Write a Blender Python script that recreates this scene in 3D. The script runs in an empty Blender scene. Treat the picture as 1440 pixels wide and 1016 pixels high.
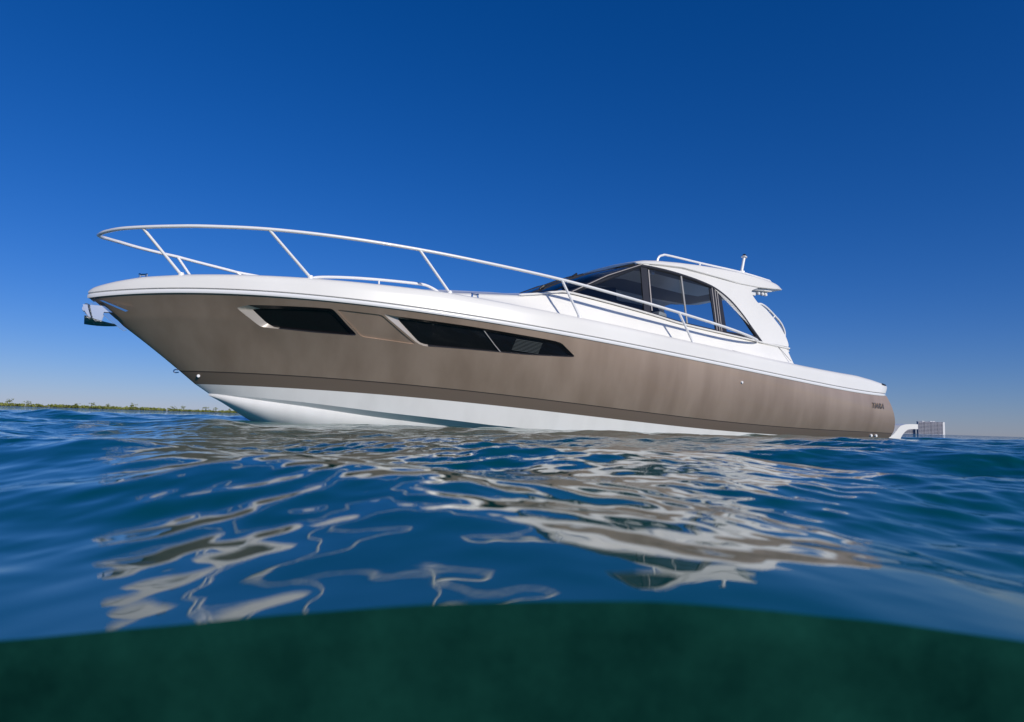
import bpy, bmesh, math, random
import numpy as np
from mathutils import Vector, Matrix, Euler
from mathutils.geometry import delaunay_2d_cdt

S = bpy.context.scene
COL = S.collection
rng = np.random.default_rng(11)
random.seed(5)

# ------------------------------------------------------------------ camera
cd = bpy.data.cameras.new('camera')
cam = bpy.data.objects.new('camera', cd)
COL.objects.link(cam)
th, ro = math.radians(5.06), math.radians(1.75)
F = Vector((0, math.cos(th), math.sin(th)))
U_ = Vector((0, -math.sin(th), math.cos(th)))
X_ = Vector((1, 0, 0))
RT = X_ * math.cos(ro) + U_ * math.sin(ro)
UP = -X_ * math.sin(ro) + U_ * math.cos(ro)
m = Matrix((RT, UP, -F)).transposed().to_4x4()
m.translation = Vector((0, 0, .13))
cam.matrix_world = m
cd.lens = 24.0
cd.sensor_width = 36.0
cd.clip_start = .02
cd.clip_end = 30000
cd.dof.use_dof = True
cd.dof.focus_distance = 10.5
cd.dof.aperture_fstop = 6.0
S.camera = cam

# ------------------------------------------------------------------ sky, sun, exposure
SUN_EL = math.radians(28)
TRAVEL = Vector((-.63, .777, 0)).normalized()          # where the sunlight heads, seen from above
w = bpy.data.worlds.new('World')
S.world = w
w.use_nodes = True
nt = w.node_tree
sky = nt.nodes.new('ShaderNodeTexSky')
sky.sky_type = 'NISHITA'
sky.sun_disc = False
sky.sun_elevation = SUN_EL
sky.sun_rotation = math.atan2(-TRAVEL.x, -TRAVEL.y)
sky.altitude = 0
sky.air_density = 1.0
sky.dust_density = .05
sky.ozone_density = 10.0
hs = nt.nodes.new('ShaderNodeHueSaturation')      # deep, polarised blue
hs.inputs['Saturation'].default_value = 1.16
hs.inputs['Hue'].default_value = .507
gm = nt.nodes.new('ShaderNodeGamma')
gm.inputs[1].default_value = .9
tint = nt.nodes.new('ShaderNodeMix')
tint.data_type = 'RGBA'
tint.blend_type = 'MULTIPLY'
tint.inputs[0].default_value = 1
tint.inputs[7].default_value = (.87, .82, 1.03, 1)
nt.links.new(sky.outputs[0], hs.inputs['Color'])
nt.links.new(hs.outputs[0], gm.inputs[0])
nt.links.new(gm.outputs[0], tint.inputs[6])
nt.links.new(tint.outputs[2], nt.nodes['Background'].inputs['Color'])
nt.nodes['Background'].inputs['Strength'].default_value = .097
sl = bpy.data.lights.new('sun', 'SUN')
sl.energy = 3.55
sl.angle = math.radians(.5)
sl.color = (1, .94, .84)
so = bpy.data.objects.new('sun', sl)
COL.objects.link(so)
d = Vector((TRAVEL.x * math.cos(SUN_EL), TRAVEL.y * math.cos(SUN_EL), -math.sin(SUN_EL)))
so.rotation_euler = d.to_track_quat('-Z', 'Y').to_euler()
so.location = (20, -40, 30)
S.view_settings.view_transform = 'Standard'
S.view_settings.look = 'None'
S.view_settings.exposure = 0
S.view_settings.gamma = 1
S.cycles.max_bounces = 10
S.cycles.transparent_max_bounces = 16
S.cycles.sample_clamp_indirect = 6
S.cycles.blur_glossy = .05

# ------------------------------------------------------------------ materials
def mat(name, col, rough=.4, metal=0., coat=0., spec=.5, ior=1.5):
    M = bpy.data.materials.new(name)
    M.use_nodes = True
    b = M.node_tree.nodes['Principled BSDF']
    b.inputs['Base Color'].default_value = (*col, 1)
    b.inputs['Roughness'].default_value = rough
    b.inputs['Metallic'].default_value = metal
    b.inputs['Coat Weight'].default_value = coat
    b.inputs['Coat Roughness'].default_value = .03
    b.inputs['Specular IOR Level'].default_value = spec
    b.inputs['IOR'].default_value = ior
    return M

def noise(M, scale, detail=3, vec='Object', stretch=None):
    t = M.node_tree
    tc = t.nodes.new('ShaderNodeTexCoord')
    n = t.nodes.new('ShaderNodeTexNoise')
    n.inputs['Scale'].default_value = scale
    n.inputs['Detail'].default_value = detail
    if stretch:
        mp = t.nodes.new('ShaderNodeMapping')
        mp.inputs['Scale'].default_value = stretch
        t.links.new(tc.outputs[vec], mp.inputs[0])
        t.links.new(mp.outputs[0], n.inputs['Vector'])
    else:
        t.links.new(tc.outputs[vec], n.inputs['Vector'])
    return n

def vary(M, n, c0, c1, lo=.35, hi=.65):
    t = M.node_tree
    r = t.nodes.new('ShaderNodeValToRGB')
    r.color_ramp.elements[0].position = lo
    r.color_ramp.elements[1].position = hi
    r.color_ramp.elements[0].color = (*c0, 1)
    r.color_ramp.elements[1].color = (*c1, 1)
    t.links.new(n.outputs['Fac'], r.inputs[0])
    t.links.new(r.outputs[0], t.nodes['Principled BSDF'].inputs['Base Color'])

def bump(M, n, strength, dist):
    t = M.node_tree
    b = t.nodes.new('ShaderNodeBump')
    b.inputs['Strength'].default_value = strength
    b.inputs['Distance'].default_value = dist
    t.links.new(n.outputs['Fac'], b.inputs['Height'])
    t.links.new(b.outputs[0], t.nodes['Principled BSDF'].inputs['Normal'])
    return b

WHITE = mat('white_gelcoat', (.79, .78, .75), .32, coat=.5)
vary(WHITE, noise(WHITE, .9, 4), (.775, .76, .715), (.825, .81, .765))
BOTTOM = mat('white_bottom_paint', (.78, .775, .75), .4, coat=.25)
vary(BOTTOM, noise(BOTTOM, 1.0, 5, stretch=(3, 3, .8)), (.77, .755, .715), (.83, .815, .775), .3, .55)
BROWN = mat('bronze_metallic_paint', (.31, .23, .168), .56, metal=.6, coat=.8)
vary(BROWN, noise(BROWN, 1.0, 5, stretch=(2.2, 2.2, .35)), (.37, .27, .195), (.47, .352, .262))
STRIPE = mat('dark_boot_stripe', (.27, .198, .148), .5, metal=.5, coat=1.)
LINE = mat('pinstripe', (.05, .04, .035), .4)
CHAMFER = mat('pale_trim_and_lit_chamfer', (.55, .49, .42), .3, metal=.3, coat=.6)  # pale trim; on hull window reveals the caught light is put into the colour
DARKGLASS = mat('dark_hull_glass', (.006, .006, .007), .04, spec=.6)
bump(DARKGLASS, noise(DARKGLASS, 1.6, 2), .06, .02)
BLACK = mat('black_rubber', (.012, .012, .013), .45)
FRAME = mat('dark_window_frame', (.022, .022, .026), .35)
STEEL = mat('polished_steel', (.78, .78, .78), .08, metal=1.)
RAIL = mat('white_trim_and_steel_glare', (.82, .82, .81), .25, coat=.5)  # rails are polished steel; their bright sunlit look is painted in as white
GREY = mat('grey_groove', (.30, .30, .29), .5)
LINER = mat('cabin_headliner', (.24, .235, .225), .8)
INTER = mat('dark_cabin_interior', (.04, .04, .045), .6)
BLIND = mat('grey_window_blind', (.05, .06, .06), .5)
SEAT = mat('pale_vinyl', (.5, .48, .44), .5)
LETTER = mat('bronze_lettering', (.27, .215, .17), .3, metal=.5)

def glass(name, tint, rough=.0):
    M = bpy.data.materials.new(name)
    M.use_nodes = True
    t = M.node_tree
    t.nodes.remove(t.nodes['Principled BSDF'])
    o = t.nodes['Material Output']
    tr = t.nodes.new('ShaderNodeBsdfTransparent')
    tr.inputs[0].default_value = (*tint, 1)
    g = t.nodes.new('ShaderNodeBsdfGlossy')
    g.inputs['Roughness'].default_value = rough
    fr = t.nodes.new('ShaderNodeFresnel')
    fr.inputs[0].default_value = 1.5
    mx = t.nodes.new('ShaderNodeMixShader')
    t.links.new(fr.outputs[0], mx.inputs[0])
    t.links.new(tr.outputs[0], mx.inputs[1])
    t.links.new(g.outputs[0], mx.inputs[2])
    t.links.new(mx.outputs[0], o.inputs[0])
    return M
GLASS = glass('tinted_cabin_glass', (.66, .72, .79))

# ------------------------------------------------------------------ helpers
def obj(name, bm, mats, parent=None, smooth=True, angle=40):
    me = bpy.data.meshes.new(name)
    bmesh.ops.recalc_face_normals(bm, faces=bm.faces[:])
    bm.to_mesh(me)
    bm.free()
    for mm in (mats if isinstance(mats, (list, tuple)) else [mats]):
        me.materials.append(mm)
    if smooth:
        me.shade_smooth()
        me.set_sharp_from_angle(angle=math.radians(angle))
    o = bpy.data.objects.new(name, me)
    COL.objects.link(o)
    if parent:
        o.parent = parent
    return o

def empty(name, loc, rz=0):
    o = bpy.data.objects.new(name, None)
    COL.objects.link(o)
    o.location = loc
    o.rotation_euler = (0, 0, rz)
    return o

def tag(o, label=None, cat=None, group=None, kind=None):
    if label: o['label'] = label
    if cat: o['category'] = cat
    if group: o['group'] = group
    if kind: o['kind'] = kind
    return o

def grid(bm, rows, mat_fn=None):
    """rows: list of equally long point lists -> quads"""
    vs = [[bm.verts.new(p) for p in r] for r in rows]
    for i in range(len(vs) - 1):
        for j in range(len(vs[0]) - 1):
            q = [vs[i][j], vs[i + 1][j], vs[i + 1][j + 1], vs[i][j + 1]]
            f = bm.faces.new(q)
            if mat_fn:
                f.material_index = mat_fn(i, j)
    return vs

def spline(pts, n=8):
    P = [Vector(p) for p in pts]
    out = []
    for i in range(len(P) - 1):
        a = P[max(i - 1, 0)]; b = P[i]; c = P[i + 1]; e = P[min(i + 2, len(P) - 1)]
        for k in range(n):
            t = k / n
            out.append(.5 * ((2 * b) + (c - a) * t + (2 * a - 5 * b + 4 * c - e) * t * t + (3 * b - a - 3 * c + e) * t ** 3))
    out.append(P[-1])
    return out

def tube(bm, pts, r, seg=10, caps=True, mi=0):
    P = [Vector(p) for p in pts]
    rr = r if isinstance(r, (list, tuple)) else [r] * len(P)
    T = [(P[min(i + 1, len(P) - 1)] - P[max(i - 1, 0)]).normalized() for i in range(len(P))]
    up = Vector((0, 0, 1)) if abs(T[0].z) < .9 else Vector((1, 0, 0))
    nrm = (up - T[0] * up.dot(T[0])).normalized()
    rings = []
    for i, p in enumerate(P):
        nrm = (nrm - T[i] * nrm.dot(T[i])).normalized()
        bi = T[i].cross(nrm)
        rings.append([bm.verts.new(p + (nrm * math.cos(2 * math.pi * k / seg) + bi * math.sin(2 * math.pi * k / seg)) * rr[i]) for k in range(seg)])
    for i in range(len(P) - 1):
        for k in range(seg):
            f = bm.faces.new((rings[i][k], rings[i][(k + 1) % seg], rings[i + 1][(k + 1) % seg], rings[i + 1][k]))
            f.material_index = mi
    if caps:
        bm.faces.new(rings[0][::-1]).material_index = mi
        bm.faces.new(rings[-1]).material_index = mi

def T_(name, pts, r, m_, parent, seg=10):
    bm = bmesh.new()
    tube(bm, pts, r, seg)
    return obj(name, bm, m_, parent)

def box(bm, c, s, rot=None, bevel=0):
    M = Matrix.Translation(c) @ (Euler(rot).to_matrix().to_4x4() if rot else Matrix.Identity(4)) @ Matrix.Diagonal((*s, 1))
    r = bmesh.ops.create_cube(bm, size=1, matrix=M)
    if bevel:
        es = list({e for v in r['verts'] for e in v.link_edges})
        bmesh.ops.bevel(bm, geom=es, offset=bevel, segments=2, affect='EDGES', profile=.6)

def prism(bm, poly, p0, p1, mi=0):
    """poly of (a,c) closed outline extruded: p0/p1 map (a,c) -> 3D"""
    A = [bm.verts.new(p0(*q)) for q in poly]
    B = [bm.verts.new(p1(*q)) for q in poly]
    f1 = bm.faces.new(A); f2 = bm.faces.new(B[::-1])
    n = len(poly)
    for i in range(n):
        bm.faces.new((A[i], B[i], B[(i + 1) % n], A[(i + 1) % n]))
    bmesh.ops.triangulate(bm, faces=[f1, f2])

def corner(poly, r=.14, n=4):
    out = []
    L = len(poly)
    for i in range(L):
        a = np.array(poly[i - 1]); b = np.array(poly[i]); c = np.array(poly[(i + 1) % L])
        p = b + (a - b) * r; q = b + (c - b) * r
        for k in range(n):
            t = k / (n - 1)
            out.append(tuple((1 - t) ** 2 * p + 2 * t * (1 - t) * b + t * t * q))
    return out

# ------------------------------------------------------------------ water
SEED = 9
def make_water():
    ry = [.4]
    while ry[-1] < 20:
        ry.append(ry[-1] * 1.0052)
    while ry[-1] < 9000:
        ry.append(ry[-1] * 1.042)
    ry = np.array(ry)
    core = np.linspace(-.98, .98, 1000)
    outer = .98 * np.geomspace(1.004, 15, 48)
    ca = np.concatenate([-outer[::-1], core, outer])
    Y, A = np.meshgrid(ry, ca, indexing='ij')
    Xc = Y * A
    sp = np.gradient(ry)[:, None] * np.ones_like(A)
    sp = np.maximum(sp, (Y * np.gradient(ca)[None, :]))
    Z = np.zeros_like(Y)
    r2 = np.random.default_rng(SEED)
    near = np.exp(-(Y - .4) / .45)
    # calm and rippled patches
    patch = np.zeros_like(Y)
    for i in range(14):
        k = 2 * math.pi / r2.uniform(.45, 1.8)
        a_ = r2.uniform(0, 6.283)
        patch += np.sin(k * (Xc * math.cos(a_) + Y * math.sin(a_)) + r2.uniform(0, 6.283))
    patch = (.85 + .55 * np.tanh(patch / 2.6)) * (1 - .5 * np.exp(-((Xc + .75) / .55) ** 2 - ((Y - 1.0) / .9) ** 2))
    for lo, hi, n, rms, mean, spread, dampen, kind in ((.8, 3.0, 11, .095, 1.15, .55, .75, 0), (.22, .8, 26, .066, 1.7, 1.1, .65, 1), (.06, .22, 44, .085, 1.6, 1.6, .45, 2)):
        Zg = np.zeros_like(Y)
        lam = np.geomspace(lo, hi, n) * r2.uniform(.95, 1.05, n)
        for l in lam:
            ang = r2.normal(mean, spread)
            k = 2 * math.pi / l
            wgt = np.clip(l / sp - 3, 0, 2) / 2
            arg = k * (Xc * math.cos(ang) + Y * math.sin(ang)) + r2.uniform(0, 6.283)
            sn = np.sin(arg)
            k2 = k * .17
            grp = .72 + .6 * np.sin(k2 * (Xc * math.cos(ang + 1.1) + Y * math.sin(ang + 1.1)) + r2.uniform(0, 6.28))
            Zg += wgt * grp * (rms * math.sqrt(2 / n) / k) * (sn - .22 * np.cos(2 * arg))
        if kind == 2: Zg *= patch * (1 - .45 * np.exp(-(Y - .4) / .5))
        Z += Zg * (1 - dampen * near)
    # a few single swells in front of the boat
    for cx, cy, dx, dy, ln, wd, h in ((-1.15, 1.75, .92, -.39, .95, .26, .042), (1.75, 2.7, .96, -.28, 1.2, .36, .050), (-.1, 3.2, .98, .2, .8, .3, .03), (-.42, 1.0, .97, -.25, .42, .26, .036)):
        al = (Xc - cx) * dx + (Y - cy) * dy
        ac = -(Xc - cx) * dy + (Y - cy) * dx
        ac = ac + .25 * al * al / ln
        Z += h * np.exp(-(al / ln) ** 2) * np.exp(-(ac / wd) ** 2 * np.where(ac < 0, 1.0, .5))
    hump = (1 + .85 * np.clip((Y - .4) / .9, 0, 1) ** 1.2) * np.exp(-np.maximum(Y - 1.0, 0) / 1.3)
    Z += hump * (.036 * np.exp(-((Xc / Y ** .5 - .11) / .50) ** 2) - .009)
    R, Cn = Y.shape
    me = bpy.data.meshes.new('water')
    co = np.stack([Xc, Y, Z], -1).reshape(-1, 3)
    # front face of the water body: strip going down from the first row
    DN = 14
    depth = np.geomspace(.02, 6.0, DN)
    front = []
    for dz in depth:
        f = co[:Cn].copy()
        f[:, 2] -= dz
        front.append(f)
    base = len(co)
    co = np.concatenate([co] + front)
    idx = np.arange(R * Cn).reshape(R, Cn)
    q = np.stack([idx[:-1, :-1], idx[:-1, 1:], idx[1:, 1:], idx[1:, :-1]], -1).reshape(-1, 4)
    fi = np.concatenate([idx[:1], base + np.arange(DN * Cn).reshape(DN, Cn)])
    fq = np.stack([fi[1:, :-1], fi[1:, 1:], fi[:-1, 1:], fi[:-1, :-1]], -1).reshape(-1, 4)
    allq = np.concatenate([q, fq]).astype(np.int32)
    me.vertices.add(len(co)); me.vertices.foreach_set('co', co.astype(np.float32).ravel())
    me.loops.add(allq.size); me.loops.foreach_set('vertex_index', allq.ravel())
    me.polygons.add(len(allq))
    me.polygons.foreach_set('loop_start', np.arange(0, allq.size, 4, dtype=np.int32))
    me.polygons.foreach_set('material_index', np.concatenate([np.zeros(len(q)), np.ones(len(fq))]).astype(np.int32))
    me.polygons.foreach_set('use_smooth', np.ones(len(allq), dtype=bool))
    me.update(calc_edges=True)
    W = mat('sea_water', (.0, .022, .030), .015, spec=.5, ior=1.5)
    vary(W, noise(W, .8, 3), (.0, .056, .050), (.001, .070, .060))
    t = W.node_tree
    # fine wind ripples, growing with distance from the calm pocket in front
    nn = noise(W, 11.0, 5, stretch=(1, 1.25, 1))
    bp = bump(W, nn, 1, .012)
    tc = t.nodes.new('ShaderNodeTexCoord')
    sx = t.nodes.new('ShaderNodeSeparateXYZ')
    t.links.new(tc.outputs['Object'], sx.inputs[0])
    mr = t.nodes.new('ShaderNodeMapRange')
    mr.inputs['From Min'].default_value = 1.2
    mr.inputs['From Max'].default_value = 6
    mr.inputs['To Min'].default_value = .006
    mr.inputs['To Max'].default_value = .8
    t.links.new(sx.outputs['Y'], mr.inputs['Value'])
    t.links.new(mr.outputs[0], bp.inputs['Strength'])
    # unresolved ripples far out: scattered facet tilts that do not average away
    n2 = noise(W, 3.0, 2)
    sub = t.nodes.new('ShaderNodeVectorMath'); sub.operation = 'SUBTRACT'
    sub.inputs[1].default_value = (.5, .5, .5)
    t.links.new(n2.outputs['Color'], sub.inputs[0])
    m2 = t.nodes.new('ShaderNodeMapRange')
    m2.inputs['From Min'].default_value = 4
    m2.inputs['From Max'].default_value = 60
    m2.inputs['To Min'].default_value = 0
    m2.inputs['To Max'].default_value = 1.9
    t.links.new(sx.outputs['Y'], m2.inputs['Value'])
    sc_ = t.nodes.new('ShaderNodeVectorMath'); sc_.operation = 'SCALE'
    t.links.new(sub.outputs[0], sc_.inputs[0]); t.links.new(m2.outputs[0], sc_.inputs['Scale'])
    ad = t.nodes.new('ShaderNodeVectorMath'); ad.operation = 'ADD'
    t.links.new(bp.outputs[0], ad.inputs[0]); t.links.new(sc_.outputs[0], ad.inputs[1])
    nm = t.nodes.new('ShaderNodeVectorMath'); nm.operation = 'NORMALIZE'
    t.links.new(ad.outputs[0], nm.inputs[0])
    t.links.new(nm.outputs[0], t.nodes['Principled BSDF'].inputs['Normal'])
    me.materials.append(W)
    D = mat('deep_green_water', (.0, .03, .026), 1., spec=0.)
    nz = noise(D, 10, 12)
    nz.inputs['Roughness'].default_value = .72
    vary(D, nz, (.0015, .017, .0145), (.007, .052, .039), .3, .7)
    me.materials.append(D)
    o = bpy.data.objects.new('water', me)
    COL.objects.link(o)
    tag(o, 'dark blue rippled sea with a green underwater edge in front', kind='structure')
make_water()

# ------------------------------------------------------------------ hull form (boat frame: x aft from the bow, y to starboard, z up from the waterline)
SHK = np.array([(0,1.581),(.55,1.632),(1.1,1.672),(1.7,1.688),(2.8,1.688),(3.6,1.64),(4.4,1.592),(5.,1.555),(6.2,1.478),(7.4,1.396),(8.65,1.305),(10.07,1.195),(12.2,1.05),(14.95,.935)])
LOK = np.array([(0,.50),(1.345,.505),(1.73,.512),(2.34,.511),(3.13,.485),(3.92,.449),(4.69,.405),(5.29,.36),(6.35,.293),(7.69,.211),(10.37,.062),(12.,.02),(15.5,-.02)])
PS = np.polyfit(SHK[:, 0], SHK[:, 1], 5)
PL = np.polyfit(LOK[:, 0], LOK[:, 1], 5)
def wS(u): return np.polyval(PS, u)
def wL(u): return np.polyval(PL, u)
def hb(u):
    x = np.clip(u / 8.2, 0, 1)
    return 2.0 * (1 - (1 - x) ** 2.35) ** .80 - np.where(u > 9, (u - 9) ** 2 * .0052, 0)
def hl(s):
    x = np.clip(s / 8.2, 0, 1)
    return 1.74 * (1 - (1 - x) ** 2.3) ** .85 - np.where(s > 9, (s - 9) ** 2 * .002, 0)
def U0(q): return np.interp(q, [0, .265, .673, 1], [0, .31, .887, 1.345])
def U1(q): return np.interp(q, [0, .2, .4, .6, .8, .92, 1], [14.95, 15.06, 15.16, 15.24, 15.28, 15.24, 15.16])
def hull(x, q, off=0.):
    x = np.asarray(x, float); q = np.asarray(q, float)
    u = U0(q) + (U1(q) - U0(q)) * x
    s = u - U0(q)
    bl = np.interp(u, [0, 2, 5, 9, 15.4], [-.03, -.05, .0, .05, .09]) * 4 * q * (1 - q)
    h = (1 - q) * hb(s) + q * hl(s) + bl * np.minimum(1, s / 1.5)
    return np.stack([u, -(h - off), (1 - q) * wS(u) + q * wL(u)], -1)

yacht = empty('motor_yacht', (-5.56162, 8.82775, 0), math.radians(30.8))
tag(yacht, 'large bronze and white motor yacht with dark hull windows, afloat on the sea', 'yacht')

XS, QS = 15.0, 1.15
W1O = [(.1018,.1464),(.1149,.1099),(.167,.0891),(.1839,.0845),(.1902,.3528),(.1504,.3581),(.1178,.343),(.1088,.3315)]
W1I = [(.115,.1511),(.1233,.1359),(.1666,.1095),(.1811,.1079),(.1869,.3423),(.1527,.3381),(.1215,.3256),(.1184,.2886)]
W2O = [(.2278,.0822),(.2383,.0893),(.309,.0867),(.4076,.0981),(.419,.2625),(.3573,.3279),(.2948,.3598),(.2454,.3886)]
W2I = [(.2403,.1005),(.2546,.102),(.3093,.1128),(.4027,.1236),(.415,.2495),(.3605,.3045),(.2975,.3418),(.2486,.3591)]
PAN = [(.1867,.0883),(.226,.0933),(.242,.3781),(.1931,.3568)]
polyO = [corner(W1O), corner(W2O), corner(PAN, .07)]

def inside(poly, x, y):
    c = False
    n = len(poly)
    for i in range(n):
        x1, y1 = poly[i]; x2, y2 = poly[i - 1]
        if (y1 > y) != (y2 > y) and x < (x2 - x1) * (y - y1) / (y2 - y1) + x1:
            c = not c
    return c

def make_hull():
    bm = bmesh.new()
    tx = np.linspace(0, 1, 230) ** 1.45
    tq = list(np.linspace(0, .85, 30)) + [.862, .88, .91, .94, .97, 1.0]
    pts, edges = [], []
    P2 = [[(x * XS, q * QS) for x, q in p] for p in polyO]
    for p in P2:
        # dense outline
        dense = []
        for i in range(len(p)):
            a = np.array(p[i]); b = np.array(p[(i + 1) % len(p)])
            k = max(1, int(np.linalg.norm(b - a) / .06))
            for j in range(k):
                dense.append(tuple(a + (b - a) * j / k))
        s0 = len(pts)
        pts += dense
        edges += [(s0 + i, s0 + (i + 1) % len(dense)) for i in range(len(dense))]
    bd = np.array(pts)
    for x in tx:
        for q in tq:
            p = np.array((x * XS, q * QS))
            if 1. < p[0] < 6.8 and np.min(np.sum((bd - p) ** 2, 1)) < .018 ** 2:
                continue
            pts.append(tuple(p))
    v, e, f, *_ = delaunay_2d_cdt([Vector(p) for p in pts], edges, [], 0, 1e-6)
    va = np.array([tuple(p) for p in v])
    h = hull(va[:, 0] / XS, va[:, 1] / QS)
    bv = [bm.verts.new(p) for p in h]
    for tri in f:
        c = va[list(tri)].mean(0)
        if 1. < c[0] < 6.8 and any(inside(p, *c) for p in P2):
            continue
        a, b_, c_ = (va[i] for i in tri)
        if abs((b_[0] - a[0]) * (c_[1] - a[1]) - (b_[1] - a[1]) * (c_[0] - a[0])) < 1e-9:
            continue
        try:
            fc = bm.faces.new([bv[i] for i in tri])
            q = c[1] / QS
            fc.material_index = 0 if q < .85 else (2 if q < .862 else 1)
        except ValueError:
            pass
    # starboard side
    tqa = np.array(tq)
    txa = np.linspace(0, 1, 90) ** 1.45
    rows = []
    for x in txa:
        h = hull(x, tqa)
        h[:, 1] *= -1
        rows.append([tuple(p) for p in h])
    grid(bm, rows, lambda i, j: 0 if tqa[j] < .849 else (2 if tqa[j] < .86 else 1))
    # transom face
    tr = []
    for q in tqa:
        p = hull(1.0, q)
        tr.append([(p[0] + .10 * (1 - t * t), p[1] * t, p[2]) for t in np.linspace(1, -1, 15)])
    grid(bm, tr, lambda i, j: 0)
    obj('hull', bm, [BROWN, STRIPE, LINE], yacht, angle=35)

make_hull()

def recess(name, O, I, depth, front_edges):
    """window let into the hull: sloping reveal, dark pane, rubber edge"""
    po, pi = corner(O), corner(I)
    def P(p, off):
        return Vector(hull(p[0], p[1], off))
    bm = bmesh.new()
    n = len(po)
    A = [bm.verts.new(P(p, 0)) for p in po]
    B = [bm.verts.new(P(p, depth)) for p in pi]
    for i in range(n):
        f = bm.faces.new((A[i], A[(i + 1) % n], B[(i + 1) % n], B[i]))
        f.material_index = 1 if (i // 4) in front_edges else 0
    fr = obj(name, bm, [FRAME, CHAMFER], yacht, angle=30)
    bm = bmesh.new()
    c = (sum(p[0] for p in pi) / n, sum(p[1] for p in pi) / n)
    rings = []
    for k in range(6):
        t = k / 6
        rings.append([bm.verts.new(P((p[0] * (1 - t) + c[0] * t, p[1] * (1 - t) + c[1] * t), depth + .002)) for p in pi])
    for a, b in zip(rings, rings[1:]):
        for i in range(n):
            bm.faces.new((a[i], a[(i + 1) % n], b[(i + 1) % n], b[i]))
    cv = bm.verts.new(P(c, depth + .002))
    for i in range(n):
        bm.faces.new((rings[-1][i], rings[-1][(i + 1) % n], cv))
    obj('pane', bm, DARKGLASS, fr)
    # thin bright lower lip
    return fr

w1 = recess('hull_window', W1O, W1I, .055, (7, 6, 0))
w2 = recess('hull_window', W2O, W2I, .055, (7, 0))
w1['label'] = 'short dark forward hull window'
w2['label'] = 'long dark hull window with slanted divider'
def onhull(x, q, off): return tuple(hull(x, q, off))
T_('divider', [onhull(.3243 + (.3305 - .3243) * t, .106 + .229 * t, .045) for t in np.linspace(0, 1, 9)], .008, CHAMFER, w2, 6)
bm = bmesh.new()
for k in range(9):
    q = .15 + .0165 * k
    sh = -.0125 * (q - .15) / .15
    tube(bm, [onhull(.3568 + sh + (.3864 - .3568) * t, q, .050) for t in np.linspace(0, 1, 5)], .0045, 5)
obj('blind', bm, mat('window_blind_slats', (.075, .088, .09), .6), w2)
# inset panel between the two windows
po = corner(PAN, .07)
c = (sum(p[0] for p in po) / len(po), sum(p[1] for p in po) / len(po))
bm = bmesh.new()
n = len(po)
A = [bm.verts.new(hull(*p, 0)) for p in po]
inner = [(p[0] * .965 + c[0] * .035, p[1] * .95 + c[1] * .05) for p in po]
ri = [[bm.verts.new(hull(p[0] * (1 - t) + c[0] * t, p[1] * (1 - t) + c[1] * t, .016)) for p in inner] for t in (0, .3, .6)]
for a_, b_ in zip([A] + ri, ri):
    for i in range(n):
        bm.faces.new((a_[i], a_[(i + 1) % n], b_[(i + 1) % n], b_[i]))
cv = bm.verts.new(hull(*c, .016))
for i in range(n):
    bm.faces.new((ri[-1][i], ri[-1][(i + 1) % n], cv))
obj('hull_panel', bm, BROWN, yacht, angle=25)

# ---- white bottom with reversed chine
XT = np.linspace(0, 1, 120) ** 1.4
def drop(u): return .105 * (1 - np.exp(-np.maximum(u - 1.6, 0) / 1.5))
def chine(x, inner=False):
    u = 1.53 + (15.1 - 1.53) * x
    s = u - 1.53
    h = hl(s) * np.interp(u, [1.53, 2.2, 3.5, 6, 15], [1.0, 1.0, .965, .955, .97])
    z = np.interp(u, [1.53, 1.735, 2.706, 3.75, 4.73, 5.34, 7, 10, 15.2], [.392, .383, .311, .207, .124, .067, -.05, -.13, -.16])
    if inner:
        h = np.maximum(h - np.interp(u, [1.5, 3, 4.5], [.9, 1.2, 1.7]) * drop(u), 0); z = z - drop(u)
    return u, h, z
KU = [1.53, 1.84, 2.04, 2.3, 3., 4.5, 15.1]
KZ = [.392, .19, .065, -.08, -.35, -.62, -.62]
bm = bmesh.new()
for sg in (1, -1):
    r0, r1, r2, r3, r2b, r0b = [], [], [], [], [], []
    for x in XT:
        p = hull(x, 1.0)
        a = (p[0], p[1] * sg, p[2])
        u, h, z = chine(x)
        b = (u, -h * sg, z)
        ui, hi, zi = chine(x, True)
        cc = (ui, -hi * sg, zi)
        k = (u, 0, np.interp(u, KU, KZ))
        r0.append(a); r1.append(b); r2.append(cc); r3.append(k)
    def mix(A_, B_, t): return [tuple(np.array(p) * (1 - t) + np.array(q) * t) for p, q in zip(A_, B_)]
    grid(bm, [r0, mix(r0, r1, .5), r1])
    grid(bm, [r1, r2])
    bow_rows = [r2]
    for t in (.12, .25, .4, .55, .7, .85):
        rr = []
        for p, q in zip(mix(r2, r3, t), r2):
            g = math.exp(-max(0, p[0] - 1.53) / 4.0) * 4 * t * (1 - t)
            rr.append((p[0], p[1] - sg * .42 * abs(q[1]) * g, p[2] - .03 * g))
        bow_rows.append(rr)
    grid(bm, bow_rows + [r3])
obj('hull_bottom', bm, BOTTOM, yacht, angle=28)

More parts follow.
